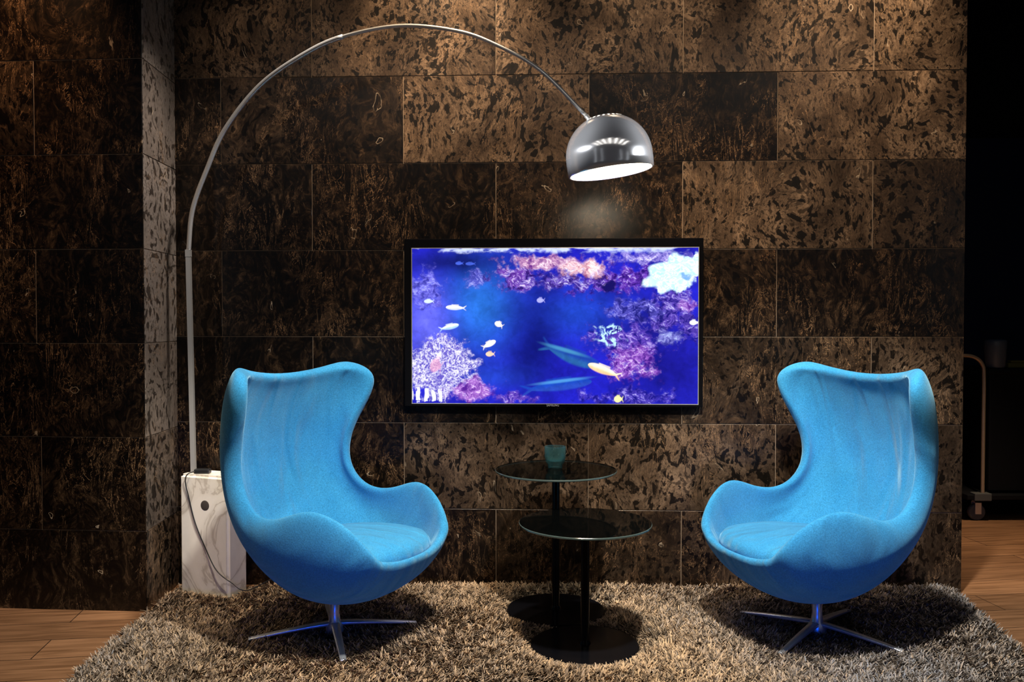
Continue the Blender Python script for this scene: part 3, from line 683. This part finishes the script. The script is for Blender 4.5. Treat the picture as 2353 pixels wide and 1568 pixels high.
shade_prof=[(0.157,0.0),(0.160,0.004),(0.1615,0.03),(0.1615,0.06)]
R=0.1615
for i in range(1,17):
    a=math.radians(90*i/16); shade_prof.append((max(0.0005,R*math.cos(a)),0.06+R*0.97*math.sin(a)))
inner=[(max(0.0005,(r-0.004)),z-0.003 if i>3 else z+0.001) for i,(r,z) in enumerate(shade_prof)]
m=MB(); v,f=lathe(shade_prof,72); m.add(v,f,0); v,f=lathe(inner,72); m.add(v,[q[::-1] for q in f],1)
v,f=lathe([(shade_prof[0][0],0.0),(inner[0][0],0.001)],72); m.add(v,f,0)
for k in range(22):
    a=2*math.pi*k/22; el=math.radians(66)
    q=[]
    for (da,de) in ((-0.045,-0.045),(0.045,-0.045),(0.045,0.045),(-0.045,0.045)):
        e2=el+de*0.8; a2=a+da*1.3
        q.append(((R+0.0006)*math.cos(e2)*math.cos(a2),(R+0.0006)*math.cos(e2)*math.sin(a2),0.06+(R*0.97+0.0006)*math.sin(e2)))
    m.add(q,[(0,1,2,3)],2)
shd=m.obj('lamp_shade',[DOMEST,INNER,VENT],True,parent=lamp); shd["label"]="polished metal dome with pierced crown and white inside"
shd.location=LP_(sc_); shd.rotation_euler=(0,math.radians(-7.5),0)
v,f=lathe([(0,0.0),(0.030,0.006),(0.040,0.03),(0.034,0.055),(0.016,0.075),(0.014,0.12),(0,0.12)],32)
mesh_obj('bulb',v,f,BULB,True,parent=shd,loc=(0,0,0.075))
v,f=tube([LP_((.276,3.27,1.955)),LP_((.300,3.27,1.925)),LP_((.335,3.27,1.925))],0.009,10); mesh_obj('shade_holder',v,f,STEEL,True,parent=lamp)
v,f=tube(crom([LP_((-1.386,3.73,1.50)),LP_((-1.42,3.76,1.53)),LP_((-1.46,3.82,1.49)),LP_((-1.47,3.88,1.485))],6),0.0015,6); mesh_obj('wire',v,f,BLACK,True,parent=lamp)

# ---------------------------------------------------------------- trolley in the passage
cart=empty('trolley',(2.79,5.14,0),"steel-railed service trolley with dark bin parked in the passage","trolley")
rail=crom([(-0.35,0,0.985),(-0.15,0,0.985),(-0.06,0,0.975),(-0.01,0,0.93),(0.0,0,0.85),(0.0,0,0.6),(0.0,0,0.3),(0,0,0.13)],6)
v,f=tube(rail,0.011,10); mesh_obj('rail',v,f,BRASSY,True,parent=cart)
m=MB(); m.box(-0.10,0.55,-0.02,0.4,0.13,0.16); m.box(-0.06,0.04,-0.03,0.03,0.125,0.17,mi=1); o=m.obj('deck',[DARKWALL,RUBBER],parent=cart); bev(o,0.004,2)
m=MB(); m.box(0.05,0.55,0.03,0.38,0.17,0.90); m.box(0.04,0.56,0.02,0.39,0.87,0.905); o=m.obj('bin',DARKWALL,parent=cart); bev(o,0.01,2)
for (cx,cy) in ((-0.02,0.03),(0.5,0.03),(-0.02,0.36),(0.5,0.36)):
    m=MB(); v,f=lathe([(0.0,-0.014),(0.045,-0.014),(0.05,-0.008),(0.05,0.008),(0.045,0.014),(0,0.014)],28)
    m.add([(x,z,y+0.05) for x,y,z in v],f,0)
    m.box(-0.018,0.018,-0.024,-0.017,0.04,0.13,mi=1); m.box(-0.018,0.018,0.017,0.024,0.04,0.13,mi=1); m.box(-0.018,0.018,-0.024,0.024,0.108,0.13,mi=1)
    m.obj('caster',[RUBBER,STEEL],parent=cart,loc=(cx,cy,0))
v,f=lathe([(0,0),(0.045,0),(0.055,0.01),(0.062,0.13),(0.064,0.16),(0.055,0.17),(0.03,0.172),(0,0.172)],28)
o=mesh_obj('plastic_tub',v,f,PALE,True,loc=(2.90,5.22,0.906)); tag(o,"pale translucent plastic tub standing on the trolley bin","tub")
m=MB(); m.box(-0.06,0.06,-0.03,0.03,0,0.03); m.box(-0.04,0.07,-0.025,0.025,0.03,0.045)
o=m.obj('cleaning_cloth',YELLOW,loc=(3.04,5.25,0.906)); bev(o,0.012,3); tag(o,"folded yellow cleaning cloth on the trolley bin","cloth")

# ---------------------------------------------------------------- lights
def aim(o,loc,target):
    o.location=loc; o.rotation_euler=(Vector(target)-Vector(loc)).to_track_quat('-Z','Y').to_euler(); return o
def spot(loc,target,power,col,size,blend=0.6,rad=0.05):
    l=bpy.data.lights.new('ceiling_or_added_spot','SPOT'); l.energy=power; l.color=col; l.spot_size=math.radians(size); l.spot_blend=blend; l.shadow_soft_size=rad  # serves ceiling lamps and added fill spots alike
    return aim(link(bpy.data.objects.new('ceiling_or_added_spot_light',l)),loc,target)
def area(loc,target,power,col,sx,sy):
    l=bpy.data.lights.new('added_strip','AREA'); l.energy=power; l.color=col; l.shape='RECTANGLE'; l.size=sx; l.size_y=sy
    return aim(link(bpy.data.objects.new('added_strip_light',l)),loc,target)
warm=(1.0,0.77,0.53)
for x,p in ((-0.30,360),(0.60,140),(1.45,330),(-1.0,40)):
    spot((x,3.12,3.6),(x+0.02,3.82,2.20),p,warm,46,1.0,0.06)
spot((0.62,3.0,3.1),(0.70,3.82,1.25),180,warm,36,1.0,0.05)
spot((-1.95,3.0,3.15),(-2.05,3.55,2.3),75,(1.0,0.60,0.32),60,0.9)
spot((-0.5,3.30,3.0),(-1.50,3.72,1.45),135,(1,0.90,0.82),46,0.9)
spot((0.25,1.9,3.1),(-0.60,3.15,0.5),500,(1.0,0.98,0.91),44,0.6,0.08)
spot((0.5,1.9,3.1),(1.15,3.15,0.5),620,(1.0,0.98,0.91),44,0.6,0.08)
spot((0.0,2.3,3.1),(-0.05,2.95,0.0),200,warm,38,0.9,0.05)
spot((-1.0,2.6,3.0),(-1.25,3.6,0.25),230,(1.0,0.88,0.72),22,0.8,0.04)  # added spot to brighten the marble lamp base
spot((0.0,0.9,0.30),(-0.70,3.15,0.28),30,(0.0,0.09,1.0),30,0.8,0.15)  # low blue fill added to deepen the left chair's underside colour
spot((0.5,0.9,0.30),(1.20,3.15,0.28),30,(0.0,0.09,1.0),30,0.8,0.15)  # matching low blue fill added for the right chair
for x,y,p in ((-3.4,-0.8,1.2),(-2.0,-1.6,0.8),(2.4,-1.6,1.0),(3.8,-0.8,1.6)):
    area((x,y,1.9),(0.37,3.27,1.8),p,(0.90,0.95,1.0),0.16,2.4)  # tall strips added behind the camera for reflections on the dome
for x in (-1.6,-1.0,-0.4,0.2,0.8,1.4,2.0):
    area((x,1.0,3.05),(x,1.0,0),2.6,(1.0,0.95,0.88),0.07,1.3)  # overhead strips added so the dome crown shows streaks
spot((-2.0,2.45,2.45),(0.36,3.27,1.83),330,(0.93,0.96,1.0),6.0,0.35,0.03)  # narrow spot added to brighten the dome's left side
spot((2.75,2.35,2.45),(0.38,3.27,1.83),360,(0.93,0.96,1.0),6.0,0.35,0.03)  # narrow spot added to brighten the dome's right side
spot((-2.1,2.6,3.0),(-2.0,3.2,0),60,warm,60,0.9)
spot((2.6,4.1,3.0),(2.5,4.5,0),270,warm,42,0.9)
l=bpy.data.lights.new('bulb_glow','POINT'); l.energy=5; l.color=(1,0.82,0.58); l.shadow_soft_size=0.07
o=bpy.data.objects.new('bulb_light',l); link(o); o.location=(0.375,3.27,1.77)
wd=bpy.data.worlds.new('world'); scene.world=wd; wd.use_nodes=True
wd.node_tree.nodes['Background'].inputs[0].default_value=(0.10,0.20,0.65,1); wd.node_tree.nodes['Background'].inputs[1].default_value=0.012

# ---------------------------------------------------------------- camera
cd=bpy.data.cameras.new('camera'); cd.lens=30.6; cd.sensor_width=36
cam=bpy.data.objects.new('camera',cd); link(cam); cam.location=(0,0,1.183); cam.rotation_euler=(math.radians(90-1.26),0,0)
scene.camera=cam
